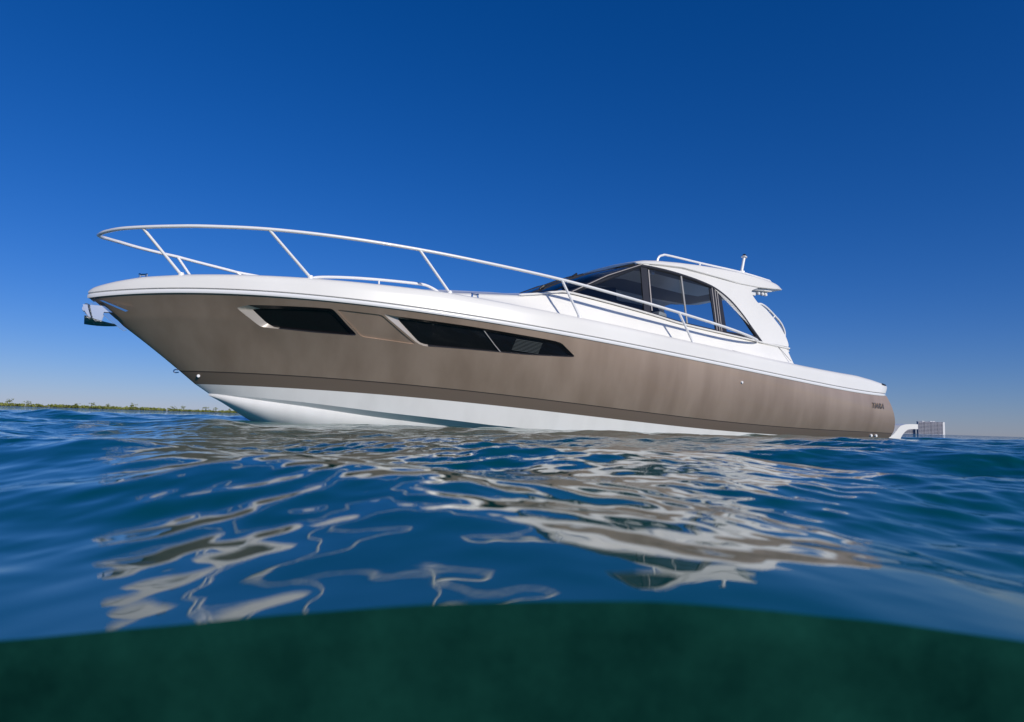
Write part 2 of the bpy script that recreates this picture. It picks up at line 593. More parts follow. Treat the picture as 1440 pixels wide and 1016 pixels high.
# ---- rub rail and deck moulding
def Hh(u): return np.interp(u, [0, .3, .6, 1.1, 2.6, 4.4, 6.6, 9, 12, 13.9, 14.5, 15.3], [.13, .19, .235, .265, .31, .36, .345, .335, .35, .38, .34, .24])
def dline(u0, u1, inset, lift, frac, x):
    u = u0 + (u1 - u0) * x
    s = np.maximum(u - u0, 0)
    h = np.maximum(hb(s) - inset * min(1, s / .8), 0)
    # quick turn in at the transom corner
    e = max(0, (x - .985) / .015)
    h = h - .06 * e * e
    return (u, -h, wS(u) + lift + frac * Hh(u))
def lines(spec, sg=1, xs=XT):
    rows = []
    for s_ in spec:
        rows.append([(lambda p: (p[0], p[1] * sg, p[2]))(dline(*s_, x)) for x in xs])
    return rows
RUB = [(0, 14.97, .01, -.010, 0), (-.006, 14.985, -.010, -.010, 0), (-.010, 14.99, -.016, .004, 0), (-.010, 15.0, -.016, .028, 0), (-.006, 15.0, -.010, .040, 0), (0, 15.0, .012, .043, 0)]
bm = bmesh.new()
for sg in (1, -1):
    grid(bm, lines(RUB, sg))
bmesh.ops.remove_doubles(bm, verts=bm.verts[:], dist=1e-4)
obj('rub_rail', bm, RAIL, yacht, angle=50)
bm = bmesh.new()
for sg in (1, -1):
    grid(bm, lines([(0, 15.0, .012, .043, 0), (0, 15.0, .014, .055, 0)], sg))
bmesh.ops.remove_doubles(bm, verts=bm.verts[:], dist=1e-4)
obj('rail_groove', bm, GREY, yacht)
DECK = [(0, 15.0, .014, .055, 0), (-.006, 15.02, -.006, .060, 0), (-.004, 15.04, -.002, .075, 0), (.012, 15.10, .006, .04, .45), (.03, 15.14, .022, .02, .70), (.05, 15.17, .05, .005, .88), (.075, 15.2, .10, 0, .97), (.11, 15.2, .17, 0, 1.0), (.16, 15.2, .26, 0, 1.01)]
bm = bmesh.new()
for sg in (1, -1):
    rows = lines(DECK, sg)
    last = rows[-1]
    for f in (.02, .12, .3, .5, .75, 1.0):
        r = []
        for p in last:
            u = p[0]
            if u < 12.25:
                zz = p[2] + np.interp(u, [0, .5, 1, 2.8, 4.5, 6.5, 12], [0, .02, .045, .10, .13, .12, .05]) * (1 - (1 - f) ** 2)
            else:
                zz = p[2] - .6 * min(1, (u - 12.25) / .1) * (1 if f > .01 else 0) * (0 if u > 15.15 else 1)
            r.append((u, p[1] * (1 - f), zz))
        rows.append(r)
    grid(bm, rows)
# transom closing strip
def dl_end(s_, sg): 
    p = dline(*s_, 1.0); return (p[0], p[1] * sg, p[2])
rows = []
for s_ in reversed(DECK):
    p = dl_end(s_, 1)
    rows.append([(p[0] + .12 * (1 - t * t), p[1] * t, p[2]) for t in np.linspace(1, -1, 15)])
rows.append([(p[0] + .23 * (1 - t * t) + .0, p[1] * t, .93) for t in np.linspace(1, -1, 15)])
p = hull(1., .45)
rows.append([(15.27 + .12 * (1 - t * t), -1.74 * t, .60) for t in np.linspace(1, -1, 15)])
rows.append([(15.30 + .12 * (1 - t * t), -1.70 * t, .05) for t in np.linspace(1, -1, 15)])
grid(bm, rows)
bmesh.ops.remove_doubles(bm, verts=bm.verts[:], dist=1e-4)
obj('deck', bm, WHITE, yacht, angle=40)

# ---- cabin trunk (raised foredeck and coaming under the cabin glass)
SILL = [(6.70, 2.258), (7.57, 2.180), (8.47, 2.078), (9.16, 1.985), (10.1, 1.912), (11.31, 1.822), (12.1, 1.765)]
def sidev(z): return 1.55 - .2 * (z - 1.5)
TU = [3.7, 4.2, 4.8, 5.4, 5.8, 6.1, 6.4, 6.7, 7.57, 8.47, 9.16, 10.1, 11.31, 12.1]
TZ = [1.95, 2.02, 2.055, 2.085, 2.115, 2.165, 2.222, 2.256, 2.180, 2.078, 1.985, 1.912, 1.822, 1.765]
def deckz(u, v):
    top = wS(u) + 1.01 * Hh(u)
    half = float(hb(u)) - .26
    f = min(1, max(0, 1 - abs(v) / half))
    return top + np.interp(u, [0, .5, 1, 2.8, 4.5, 6.5, 12], [0, .02, .045, .10, .13, .12, .05]) * (1 - (1 - f) ** 2)
bm = bmesh.new()
us = sorted(set(list(np.linspace(3.7, 6.7, 34)) + list(np.linspace(6.7, 12.12, 60))))
for sg in (1, -1):
    rows = []
    for u in us:
        zt = float(np.interp(u, TU, TZ))
        x = min(1, max(0, (u - 3.7) / 2.9))
        vt = 1.40 * (1 - (1 - x) ** 2.4) ** .6 if u < 6.6 else sidev(zt)
        vt = min(vt, sidev(zt))
        zc = zt + np.interp(u, [3.7, 4.8, 5.6, 6.5, 6.7, 7.0, 7.3, 12], [.16, .20, .20, .13, .10, .02, -.25, -.3])
        vb = min(vt + .13 + .09 * (1 - x), float(hb(u)) - .22)
        zb = deckz(u, vb) - .012
        sec = [(vb + .02, zb - .05), (vb, zb), (vb - .03, zb + .02), (vb - .06, zb + (zt - zb) * .2),
               (vt + .035, zb + (zt - zb) * .55), (vt + .008, zt - .045), (vt - .005, zt - .015), (vt - .03, zt)]
        for f in (.1, .25, .45, .7, 1):
            sec.append(((vt - .03) * (1 - f), zt + (zc - zt) * (1 - (1 - f) ** 2)))
        sh = max(0, (u - 11.5) / .62)
        rows.append([(u + sh * ((1.765 - z) * .36 - .08 if k < 8 else 0), -v * sg, z) for k, (v, z) in enumerate(sec)])
    grid(bm, rows)
    # aft end
    r = rows[-1]
    vs = [bm.verts.new((p[0] + .001, p[1], p[2])) for p in r[:8]]
    b0 = bm.verts.new((r[0][0] + .001, -1.2 * sg, r[0][2])); b1 = bm.verts.new((r[0][0] + .001, -1.2 * sg, r[7][2]))
    bm.faces.new(vs + [b1, b0])
bmesh.ops.remove_doubles(bm, verts=bm.verts[:], dist=1e-4)
trunk = obj('cabin_trunk', bm, WHITE, yacht, angle=38)

# sill lip under the glass
bm = bmesh.new()
for sg in (1, -1):
    pth = []
    for u, z in [(5.75, 2.11), (6.1, 2.168), (6.4, 2.228)] + SILL:
        x = min(1, max(0, (u - 3.7) / 2.9))
        vt = min(1.40 * (1 - (1 - x) ** 2.4) ** .6, sidev(z)) if u < 6.6 else sidev(z)
        pth.append((u, -(vt + .012) * sg, z + .006))
    tube(bm, spline(pth, 5), [.004] + [.018] * 45, 8)
obj('sill_lip', bm, WHITE, yacht)

# ---- cabin sides: roof edge plus raked aft pillar
GT = [(8.367, 2.981), (8.6, 2.985), (8.95, 2.975), (9.337, 2.945), (9.8, 2.885), (10.211, 2.790), (10.577, 2.599), (10.878, 2.331), (11.067, 2.108), (11.313, 1.828)]
GT = [(p.x, p.y) for p in spline([(a, b, 0) for a, b in GT], 5)]
AFT = [(12.10, 1.70), (12.03, 1.765), (12.112, 1.839), (12.085, 1.984), (12.042, 2.069), (11.932, 2.237), (11.617, 2.531), (11.409, 2.64), (11.337, 2.70), (11.25, 2.82), (11.27, 2.90)]
TOP = [(11.6, 3.02), (10.867, 3.02), (10.258, 3.05), (9.367, 3.10), (8.563, 3.05), (8.36, 3.0)]
sp_ = spline([(a, b, 0) for a, b in AFT], 4)
outl = [(11.33, 1.80), (11.7, 1.76)] + [(p.x, p.y) for p in sp_] + TOP + GT
for_sides = []
bm = bmesh.new()
for sg in (1, -1):
    prism(bm, outl, lambda a, c: (a, -sidev(c) * sg, c), lambda a, c: (a, -(sidev(c) - .07) * sg, c))
obj('cabin_side', bm, WHITE, yacht, angle=35)

# groove lines on the white moulding
def Sd(u, z, off=.0): return (u, -(sidev(z) + off), z)
bm = bmesh.new()
tube(bm, [Sd(11.32, 1.835, .002), Sd(11.7, 1.82, .002), Sd(12.06, 1.80, .002)], .006, 6)
tube(bm, [Sd(11.72, 1.818, .002), Sd(11.86, 1.70, .014), Sd(12.02, 1.50, .06)], .006, 6)
obj('moulding_seam', bm, GREY, yacht)

# ---- hardtop
RS = [(8.28, 3.005, 3.045), (8.36, 3.01, 3.075), (8.5, 3.03, 3.108), (8.8, 3.06, 3.15), (9.37, 3.09, 3.195), (9.87, 3.06, 3.222), (10.26, 3.035, 3.236), (11.0, 2.988, 3.243), (11.5, 2.985, 3.215), (11.96, 3.01, 3.175), (12.2, 3.035, 3.14), (12.31, 3.045, 3.118), (12.345, 3.065, 3.10)]
ru = np.array([r[0] for r in RS])
bm = bmesh.new()
rows = []
uu = [8.28, 8.31, 8.36, 8.43, 8.5, 8.65, 8.8, 9.1, 9.37, 9.6, 9.87, 10.1, 10.26, 10.6, 11.0, 11.3, 11.5, 11.75, 11.96, 12.1, 12.2, 12.27, 12.31, 12.335, 12.345]
for u in uu:
    zb = float(np.interp(u, ru, [r[1] for r in RS])); zt = float(np.interp(u, ru, [r[2] for r in RS]))
    ins = 1 if u < 11.5 else max(0, (11.9 - u) / .4)
    vv = 1.248 - (.10 * max(0, (u - 12.0) / .345) ** 2)
    half = [(0, zt + .075), (.5, zt + .063), (.9, zt + .035), (vv - .10, zt + .010), (vv - .05, zt - .006), (vv - .022, zt - .03), (vv, zb + (zt - zb) * .3), (vv + .008, zb + .012), (vv, zb), (vv - .05, zb - .004), (vv - .09, zb + .03 * ins), (.8, zb + .045 * ins), (.4, zb + .055 * ins), (0, zb + .06 * ins)]
    bow_ = .05 * (1 - 0) if u < 8.4 else 0
    ring = [(u, -v, z) for v, z in half] + [(u, v, z) for v, z in half[-2:0:-1]]
    rows.append(ring + [ring[0]])
vs = grid(bm, rows)
bm.faces.new(vs[0][:-1]); bm.faces.new(vs[-1][:-1])
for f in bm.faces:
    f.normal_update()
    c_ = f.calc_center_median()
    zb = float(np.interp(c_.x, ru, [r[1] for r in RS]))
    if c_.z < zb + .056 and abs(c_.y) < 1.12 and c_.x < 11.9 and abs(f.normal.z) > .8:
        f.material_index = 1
bmesh.ops.remove_doubles(bm, verts=bm.verts[:], dist=1e-4)
roof = obj('hardtop', bm, [WHITE, LINER], yacht, angle=40)
# shadow seam where the hardtop sits on the sides
bm = bmesh.new()
for sg in (1, -1):
    tube(bm, [(u, -1.256 * sg, z) for u, z in [(8.56, 3.034), (8.8, 3.054), (9.37, 3.084), (9.87, 3.054), (10.26, 3.03), (10.87, 2.985), (11.5, 2.982), (11.74, 2.995)]], .0045, 6)
obj('roof_seam', bm, GREY, roof)

def bar(bm, p0, p1, w0, off=.012, th=.02):
    """flat bar on the port cabin side from (u,z) to (u,z), width w0 along u"""
    q = [(p0[0] - w0 / 2, p0[1]), (p0[0] + w0 / 2, p0[1]), (p1[0] + w0 / 2, p1[1]), (p1[0] - w0 / 2, p1[1])]
    prism(bm, q, lambda a, c: Sd(a, c, off), lambda a, c: Sd(a, c, off - th))

GB = [(6.72, 2.262), (7.57, 2.186), (8.47, 2.084), (9.16, 1.99), (10.1, 1.918), (11.313, 1.828)]
def gtop(u):
    us_ = [p[0] for p in GT]; zs = [p[1] for p in GT]
    if u < 8.367: return 2.262 + (2.981 - 2.262) * (u - 6.70) / (8.367 - 6.70)
    return float(np.interp(u, us_, zs))
def gbot(u): return float(np.interp(u, [p[0] for p in GB], [p[1] for p in GB]))
def pane(u0, u1, sg, parent):
    bm = bmesh.new()
    us_ = list(np.linspace(u0, u1, 14))
    grid(bm, [[(u, -(sidev(gtop(u)) - .03) * sg, gtop(u)) for u in us_], [(u, -(sidev(gbot(u)) - .03) * sg, gbot(u)) for u in us_]])
    return obj('pane', bm, GLASS, parent)
for sg in (1, -1):
    bm = bmesh.new()
    top = [(8.367, 2.981)] + GT
    ring = [(6.72, 2.266)] + [(8.3, 2.955)] + GT + [(p[0], p[1] + .01) for p in reversed(GB)]
    tube(bm, [(u, -(sidev(z) - .03) * sg, z) for u, z in ring], .038, 8, caps=False)
    fr = obj('side_window', bm, FRAME, yacht, angle=60)
    if sg == 1: fr['label'] = 'long arched cabin side window with three uprights'
    for a_, b_ in ((6.75, 8.45), (8.5, 9.3), (9.34, 10.08), (10.3, 11.30)):
        pane(a_, b_, sg, fr)
    if sg == 1:
        bm = bmesh.new()
        bar(bm, (8.43, 2.955), (8.38, 2.13), .15, -.010)
        obj('window_post', bm, FRAME, fr, smooth=False)
        bm = bmesh.new()
        bar(bm, (8.53, 2.93), (8.485, 2.16), .022, .0)
        obj('window_trim', bm, CHAMFER, fr, smooth=False)
        bm = bmesh.new()
        bar(bm, (9.335, 2.925), (9.315, 2.0), .035, .0)
        obj('window_trim', bm, GREY, fr, smooth=False)
        bm = bmesh.new()
        bar(bm, (10.20, 2.78), (10.20, 1.92), .30, -.010)
        obj('window_post', bm, FRAME, fr, smooth=False)
        for uo in (10.10, 10.17, 10.225):
            bm = bmesh.new()
            bar(bm, (uo + .02, 2.80 - (uo - 10.1) * .6), (uo - .02, 1.93), .016, .0)
            obj('window_trim', bm, CHAMFER, fr, smooth=False)
        bm = bmesh.new()
        q = [(9.3, 1.985), (10.1, 1.92), (11.29, 1.83), (11.20, 1.945), (10.1, 1.965), (9.3, 2.02)]
        prism(bm, q, lambda a, c: Sd(a, c, -.006), lambda a, c: Sd(a, c, -.02))
        obj('sash', bm, FRAME, fr, smooth=False)
        bm = bmesh.new()
        bar(bm, (10.75, 1.905), (10.75, 1.890), .62, -.001)
        obj('window_trim', bm, GREY, fr, smooth=False)
    else:
        for uc, wd in ((8.45, .12), (9.33, .03), (10.2, .25)):
            bm = bmesh.new()
            q = [(uc - wd / 2, gtop(uc)), (uc + wd / 2, gtop(uc)), (uc + wd / 2, gbot(uc)), (uc - wd / 2, gbot(uc))]
            prism(bm, q, lambda a, c: (a, sidev(c) - .01, c), lambda a, c: (a, sidev(c) - .03, c))
            obj('window_post', bm, FRAME, fr, smooth=False)

# ---- windshield: ruled glass between base and roof edge
base = spline([(6.70, -1.395, 2.262), (6.53, -1.15, 2.30), (6.48, -.6, 2.345), (6.46, 0, 2.36), (6.48, .6, 2.345), (6.53, 1.15, 2.30), (6.70, 1.395, 2.262)], 4)
topc = spline([(8.35, -1.235, 2.985), (8.36, -1.05, 3.02), (8.38, -.6, 3.055), (8.39, 0, 3.065), (8.38, .6, 3.055), (8.36, 1.05, 3.02), (8.35, 1.235, 2.985)], 4)
bm = bmesh.new()
rows = []
for t in np.linspace(0, 1, 9):
    rows.append([a.lerp(b, t) + Vector((-.05, 0, .045)) * math.sin(math.pi * t) for a, b in zip(base, topc)])
grid(bm, rows)
ws = obj('windshield', bm, GLASS, yacht)
bm = bmesh.new()
for sg in (1, -1):
    tube(bm, [(6.70, -1.395 * sg, 2.262), (7.50, -1.335 * sg, 2.655), (8.36, -1.24 * sg, 2.99)], .028, 8)
tube(bm, base, .02, 6)
obj('windshield_frame', bm, FRAME, ws)
bm = bmesh.new()
tube(bm, [(6.74, -1.418, 2.285), (7.52, -1.362, 2.672), (8.36, -1.268, 3.0)], .008, 6)
obj('windshield_trim', bm, CHAMFER, ws)
bm = bmesh.new()
for v0 in (-.62, .62):
    tube(bm, [a for a in (Vector((6.48, v0, 2.35)), Vector((7.38, v0 * 1.0, 2.755)), Vector((8.38, v0, 3.05)))], .022, 6)
obj('windshield_mullion', bm, FRAME, ws)
# wiper
wp = empty('wiper', (0, 0, 0)); wp.parent = yacht
bm = bmesh.new()
tube(bm, [(6.42, -.93, 2.35), (6.5, -.93, 2.42)], .03, 8)
tube(bm, [(6.46, -.93, 2.41), (6.75, -.92, 2.545), (7.15, -.90, 2.70)], [.016, .011, .007], 6)
obj('wiper_arm', bm, BLACK, wp)
bm = bmesh.new()
tube(bm, [(6.40, -1.0, 2.36), (6.9, -.96, 2.60), (7.34, -.9, 2.755)], .007, 6)
tube(bm, [(7.10, -.91, 2.67), (7.2, -.90, 2.735)], .018, 6)
obj('wiper_blade', bm, BLACK, wp)

# ---- cabin interior seen through the glass
bm = bmesh.new()
grid(bm, [[(6.75, v, 2.10), (7.3, v, 2.05), (7.6, v, 1.75), (12.0, v, 1.55)] for v in (-1.36, 0, 1.36)])
obj('cabin_sole', bm, INTER, yacht, smooth=False)
bm = bmesh.new()
prism(bm, [(6.95, 2.0), (7.1, 2.42), (7.5, 2.62), (7.9, 2.76), (8.9, 2.86), (9.0, 2.0)], lambda a, c: (a, .1, c), lambda a, c: (a, 1.22, c))
obj('helm_console', bm, INTER, yacht, smooth=False)
bm = bmesh.new()
prism(bm, [(9.05, 1.6), (9.05, 2.84), (10.9, 2.80), (11.2, 2.5), (11.3, 1.6)], lambda a, c: (a, 1.05, c), lambda a, c: (a, 1.21, c))
obj('galley_cabinet', bm, INTER, yacht, smooth=False)
bm = bmesh.new()
for v0 in (-.75, .55):
    box(bm, (9.05, v0, 1.98), (.22, .62, .55), (0, .18, 0), .06)
    box(bm, (8.82, v0, 1.78), (.5, .62, .16), None, .05)
obj('helm_seat', bm, SEAT, yacht)
bm = bmesh.new()
box(bm, (8.77, -1.10, 2.925), (.07, .04, .055), None, .008)
box(bm, (8.77, -1.10, 2.98), (.10, .05, .03), None, .006)
obj('interior_lamp', bm, RAIL, yacht)

# ---- bow rail
rail = empty('bow_rail', (0, 0, 0)); rail.parent = yacht
PR = [(.055, 0, 2.415), (.09, -.12, 2.42), (.147, -.22, 2.432), (.30, -.42, 2.448), (.535, -.62, 2.462), (.85, -.82, 2.482), (1.24, -1.006, 2.507), (1.97, -1.213, 2.548), (2.892, -1.363, 2.562), (3.987, -1.498, 2.535), (5.077, -1.637, 2.464), (6.296, -1.748, 2.368), (7.558, -1.796, 2.238), (8.76, -1.80, 2.107), (9.92, -1.775, 1.973), (10.6, -1.70, 1.893), (11.0, -1.60, 1.848), (11.15, -1.50, 1.832)]
def sbd(p): return (p[0], -p[1], p[2] + float(np.interp(p[0], [0, .3, 1.08, 1.6, 2, 3, 4.5, 6.3, 8.7], [0, .005, -.036, -.104, -.157, -.2, -.2, -.1, 0])))
pr = spline(PR, 6)
full = [Vector(sbd(p)) for p in reversed(pr)] + pr[1:]
T_('top_rail', full, .0235, RAIL, rail, 12)
ST = [((.535, -.62, 2.462), (1.03, -.56, 1.92)), ((1.97, -1.213, 2.548), (2.563, -1.153, 1.99)), ((3.987, -1.498, 2.535), (4.45, -1.585, 1.95)), ((6.296, -1.748, 2.368), (6.62, -1.80, 1.80)), ((8.76, -1.80, 2.107), (9.06, -1.84, 1.60))]
for sg in (1, -1):
    for a_, b_ in ST:
        if sg == -1:
            a_ = (1.08, -.949, 2.459) if a_[0] < 1 else (a_[0], a_[1], sbd(a_)[2])
            if a_[0] < 1.1: b_ = (1.40, -.78, 1.97)
        a2 = (a_[0], a_[1] * sg, a_[2]); b2 = (b_[0], b_[1] * sg, b_[2])
        s_ = T_('stanchion', [a2, b2], .020, RAIL, rail, 10)
        bm = bmesh.new()
        tube(bm, [Vector(b2) + Vector((-.004, 0, .03)), Vector(b2) + Vector((0, 0, -.03))], [.034, .045], 10)
        obj('stanchion_foot', bm, RAIL, s_)
# low grab rail on the foredeck
bm = bmesh.new()
tube(bm, spline([(2.62, -.83, 2.03), (2.75, -.85, 2.075), (3.1, -.96, 2.10), (3.56, -1.068, 2.112), (4.1, -1.18, 2.108), (4.26, -1.205, 2.09), (4.40, -1.23, 2.03), (4.45, -1.24, 1.97)], 5), .021, 8)
tube(bm, [(3.56, -1.068, 2.112), (3.56, -1.075, 1.98)], .012, 6)
obj('grab_rail', bm, RAIL, yacht)
# roof rails
for sg in (1, -1):
    bm = bmesh.new()
    tube(bm, spline([(8.97, -1.0 * sg, 3.19), (9.02, -1.0 * sg, 3.29), (9.12, -1.0 * sg, 3.338), (9.26, -1.0 * sg, 3.354), (10.087, -1.0 * sg, 3.333), (11.243, -1.0 * sg, 3.312), (12.0, -1.0 * sg, 3.262), (12.16, -1.0 * sg, 3.235), (12.24, -1.0 * sg, 3.14)], 6), .021, 8)
    for u in (10.087, 11.243):
        tube(bm, [(u, -1.0 * sg, 3.335), (u, -1.0 * sg, 3.22)], .018, 8)
    obj('roof_rail', bm, RAIL, yacht)
# all round light mast
mast = empty('light_mast', (0, 0, 0)); mast.parent = yacht
bm = bmesh.new()
tube(bm, [(11.30, -.95, 3.22), (11.32, -.95, 3.30)], [.075, .05], 12)
tube(bm, [(11.323, -.95, 3.29), (11.418, -.95, 3.655)], [.032, .03], 12)
tube(bm, [(11.418, -.95, 3.655), (11.421, -.95, 3.668)], [.062, .062], 12)
tube(bm, [(11.36, -.95, 3.28), (11.40, -.95, 3.36)], .02, 8)
obj('mast_pole', bm, RAIL, mast)
bm = bmesh.new()
tube(bm, [(11.421, -.95, 3.668), (11.426, -.95, 3.70), (11.430, -.95, 3.722)], [.035, .04, .02], 12)
obj('light_lens', bm, BLACK, mast)
# spotlights under the hardtop overhang
fx = empty('cockpit_light', (0, 0, 0)); fx.parent = yacht
bm = bmesh.new()
box(bm, (11.66, -1.10, 2.985), (.62, .20, .085), (0, -.05, 0), .02)
obj('light_housing', bm, WHITE, fx)
for u in (11.62, 11.74, 11.84):
    bm = bmesh.new()
    tube(bm, [(u, -1.12, 2.95), (u + .02, -1.12, 2.905), (u + .03, -1.12, 2.875)], [.02, .042, .035], 10)
    obj('spot_lamp', bm, RAIL, fx)
bm = bmesh.new()
box(bm, (11.45, -1.05, 2.90), (.22, .16, .12), None, .02)
obj('light_bracket', bm, RAIL, fx)
# pillar grab rail
bm = bmesh.new()
tube(bm, spline([(11.45, -1.25, 2.63), (11.56, -1.25, 2.655), (11.734, -1.25, 2.60), (11.96, -1.25, 2.47), (12.175, -1.25, 2.322), (12.29, -1.25, 2.15), (12.27, -1.25, 2.02), (12.14, -1.28, 1.96)], 5), .024, 8)
tube(bm, [(11.98, -1.25, 2.455), (11.80, -1.32, 2.33)], .014, 6)
obj('pillar_rail', bm, RAIL, yacht)
# ---- deck fittings
def cleat(x, y, z, L_=.13, rz=0.):
    bm = bmesh.new()
    c_, s_ = math.cos(rz), math.sin(rz)
    R = lambda a, b, h: (x + a * c_ - b * s_, y + a * s_ + b * c_, z + h)
    tube(bm, spline([R(-L_, 0, .055), R(-L_ * .6, 0, .047), R(0, 0, .045), R(L_ * .6, 0, .047), R(L_, 0, .055)], 3), [.008] + [.014] * 11 + [.008], 8)
    for a in (-.04, .04):
        tube(bm, [R(a * 1.3, 0, -.02), R(a, 0, .045)], .014, 8)
    return obj('cleat', bm, STEEL, yacht)
cleat(.60, -.25, 1.872, .06, -.6)
cleat(.60, .25, 1.872, .06, .6)
cleat(4.85, -1.60, 1.93, .06, -.1)
bm = bmesh.new()
tube(bm, [(10.22, -1.705, 1.563), (10.44, -1.702, 1.542)], .010, 8)
obj('deck_latch', bm, GREY, yacht)
bm = bmesh.new()
tube(bm, [(8.37, -1.68, 1.615), (8.37, -1.76, 1.61)], .022, 10)
obj('deck_filler', bm, STEEL, yacht)
bm = bmesh.new()
p = hull(.6679, .2079, -.02); tube(bm, [p, hull(.6679, .2079, .01)], [.022, .03], 10)
obj('drain_fitting', bm, RAIL, yacht)
for x in (.945, .958):
    bm = bmesh.new()
    tube(bm, [hull(x, .93, -.03), hull(x, .93, .01)], [.03, .035], 10)
    obj('drain_fitting', bm, RAIL, yacht)
bm = bmesh.new()
tube(bm, [hull(.011, .9061, -.02), hull(.011, .9061, .01)], [.02, .026], 10)
obj('drain_fitting', bm, RAIL, yacht)
bm = bmesh.new()
tube(bm, spline([(1.12, 0, .70), (1.085, 0, .70), (1.065, 0, .68), (1.085, 0, .66), (1.13, 0, .665)], 4), .008, 8)
obj('bow_eye', bm, STEEL, yacht)
# dark hawse vent at the quarter
bm = bmesh.new()
rows = []
for s_, e_ in ((DECK[4], 0), (DECK[5], 0), (DECK[6], 0)):
    rows.append([(lambda p: (p[0], p[1] - .006, p[2] + .006))(dline(*s_, x)) for x in (.979, .983, .987, .991)])
grid(bm, rows)
obj('quarter_vent', bm, BLACK, yacht)
# stern name lettering
fc = bpy.data.curves.new('lettering', 'FONT')
fc.body = 'TIARA'
fc.size = .17
fc.extrude = .004
fc.shear = .25
fc.align_x = 'CENTER'
fo = bpy.data.objects.new('lettering', fc)
COL.objects.link(fo)
bpy.context.view_layer.update()
me = bpy.data.meshes.new_from_object(fo.evaluated_get(bpy.context.evaluated_depsgraph_get()))
bpy.data.objects.remove(fo)
fo = bpy.data.objects.new('lettering', me)
me.materials.clear(); me.materials.append(LETTER)
COL.objects.link(fo)
fo.parent = yacht
p = hull(.962, .215, -.012)
t0, t1 = hull(.94, .215), hull(.985, .215)
ax = Vector(t1 - t0).normalized()
up = (Vector(hull(.962, .10)) - Vector(hull(.962, .33))).normalized()
nz = ax.cross(up).normalized(); up = nz.cross(ax)
mm = Matrix((ax, up, nz)).transposed().to_4x4()
mm.translation = Vector(p) - up * .09
fo.matrix_local = mm

# ---- stem plate and anchor
bm = bmesh.new()
prism(bm, [(.06, 1.505), (.31, 1.275), (.62, 1.045), (.66, 1.06), (.36, 1.33), (.12, 1.53)][:0] + [(.06, 1.505), (.31, 1.285), (.46, 1.175), (.50, 1.19), (.36, 1.33), (.12, 1.53)], lambda a, c: (a - .03, -.03, c), lambda a, c: (a - .03, .03, c))
obj('stem_plate', bm, STEEL, yacht, smooth=False)
for sg in (1, -1):
    bm = bmesh.new()
    prism(bm, [(.13, 1.535), (.17, 1.535), (.46, 1.41), (.43, 1.395)], lambda a, c: (a, -(float(hull(.02, 0.1)[1]) * 0 + .045 + a * .62) * sg, c), lambda a, c: (a, -(.02 + a * .62) * sg, c))
    obj('bow_strip', bm, STEEL, yacht, smooth=False)
STEEL2 = mat('brushed_steel', (.6, .61, .63), .24, metal=1.)
an = empty('anchor', (0, 0, 0)); an.parent = yacht
bm = bmesh.new()
for sg in (1, -1):
    prism(bm, [(-.05, 1.47), (.19, 1.475), (.30, 1.40), (.19, 1.395), (.172, 1.27), (.10, 1.27), (.03, 1.30), (-.03, 1.40)], lambda a, c: (a, sg * .075, c), lambda a, c: (a, sg * .068, c))
tube(bm, [(-.02, -.07, 1.42), (-.02, .07, 1.42)], .035, 12)
obj('anchor_roller', bm, STEEL2, an, smooth=False)
bm = bmesh.new()
prism(bm, [(-.02, 1.44), (.16, 1.44), (.20, 1.38), (.165, 1.25), (.12, 1.25), (.10, 1.36), (-.02, 1.36)], lambda a, c: (a, -.018, c), lambda a, c: (a, .018, c))
obj('anchor_shank', bm, STEEL2, an, smooth=False)
bm = bmesh.new()
rows = []
for t in np.linspace(0, 1, 9):
    u = -.02 + .38 * t
    wd = .17 * (1 - t) ** .7 + .004
    zc = 1.215 + .05 * (t - .6) ** 2 - .012
    rows.append([(u, v * wd, zc + .10 * abs(v) ** 1.3 * (1 - t * .8) + (.02 * t)) for v in np.linspace(-1, 1, 9)])
grid(bm, rows)
bmesh.ops.solidify(bm, geom=bm.faces[:], thickness=.012)
obj('anchor_fluke', bm, STEEL2, an)
bm = bmesh.new()
rows = []
for t in np.linspace(0, 1, 7):
    cx, cz = -.03 + .075 * t ** 1.4, 1.465 - .25 * t
    r_ = .115 * (1 - .25 * t)
    rows.append([(cx + .05 * (1 - math.cos(a_)) * 1.6 - .012 * math.sin(3 * a_), r_ * math.sin(a_), cz + .03 * math.cos(a_)) for a_ in np.linspace(-1.5, 1.5, 13)])
grid(bm, rows)
bmesh.ops.solidify(bm, geom=bm.faces[:], thickness=.01)
obj('anchor_guard', bm, STEEL2, an)

# ---- swim platform on its curved bracket
bm = bmesh.new()
topl = spline([(15.2, .0, 0), (15.5, .07, 0), (15.66, .16, 0), (15.82, .278, 0), (15.95, .32, 0), (16.12, .342, 0), (16.35, .35, 0), (16.575, .352, 0)], 4)
botl = spline([(16.575, .240, 0), (16.35, .237, 0), (16.2, .228, 0), (16.08, .19, 0), (15.96, .12, 0), (15.86, .03, 0), (15.75, -.10, 0), (15.2, -.2, 0)], 4)
ol = [(p.x, p.y) for p in topl + botl]
prism(bm, ol, lambda a, c: (a, -1.6, c), lambda a, c: (a, 1.6, c))
obj('swim_platform', bm, WHITE, yacht, angle=30)

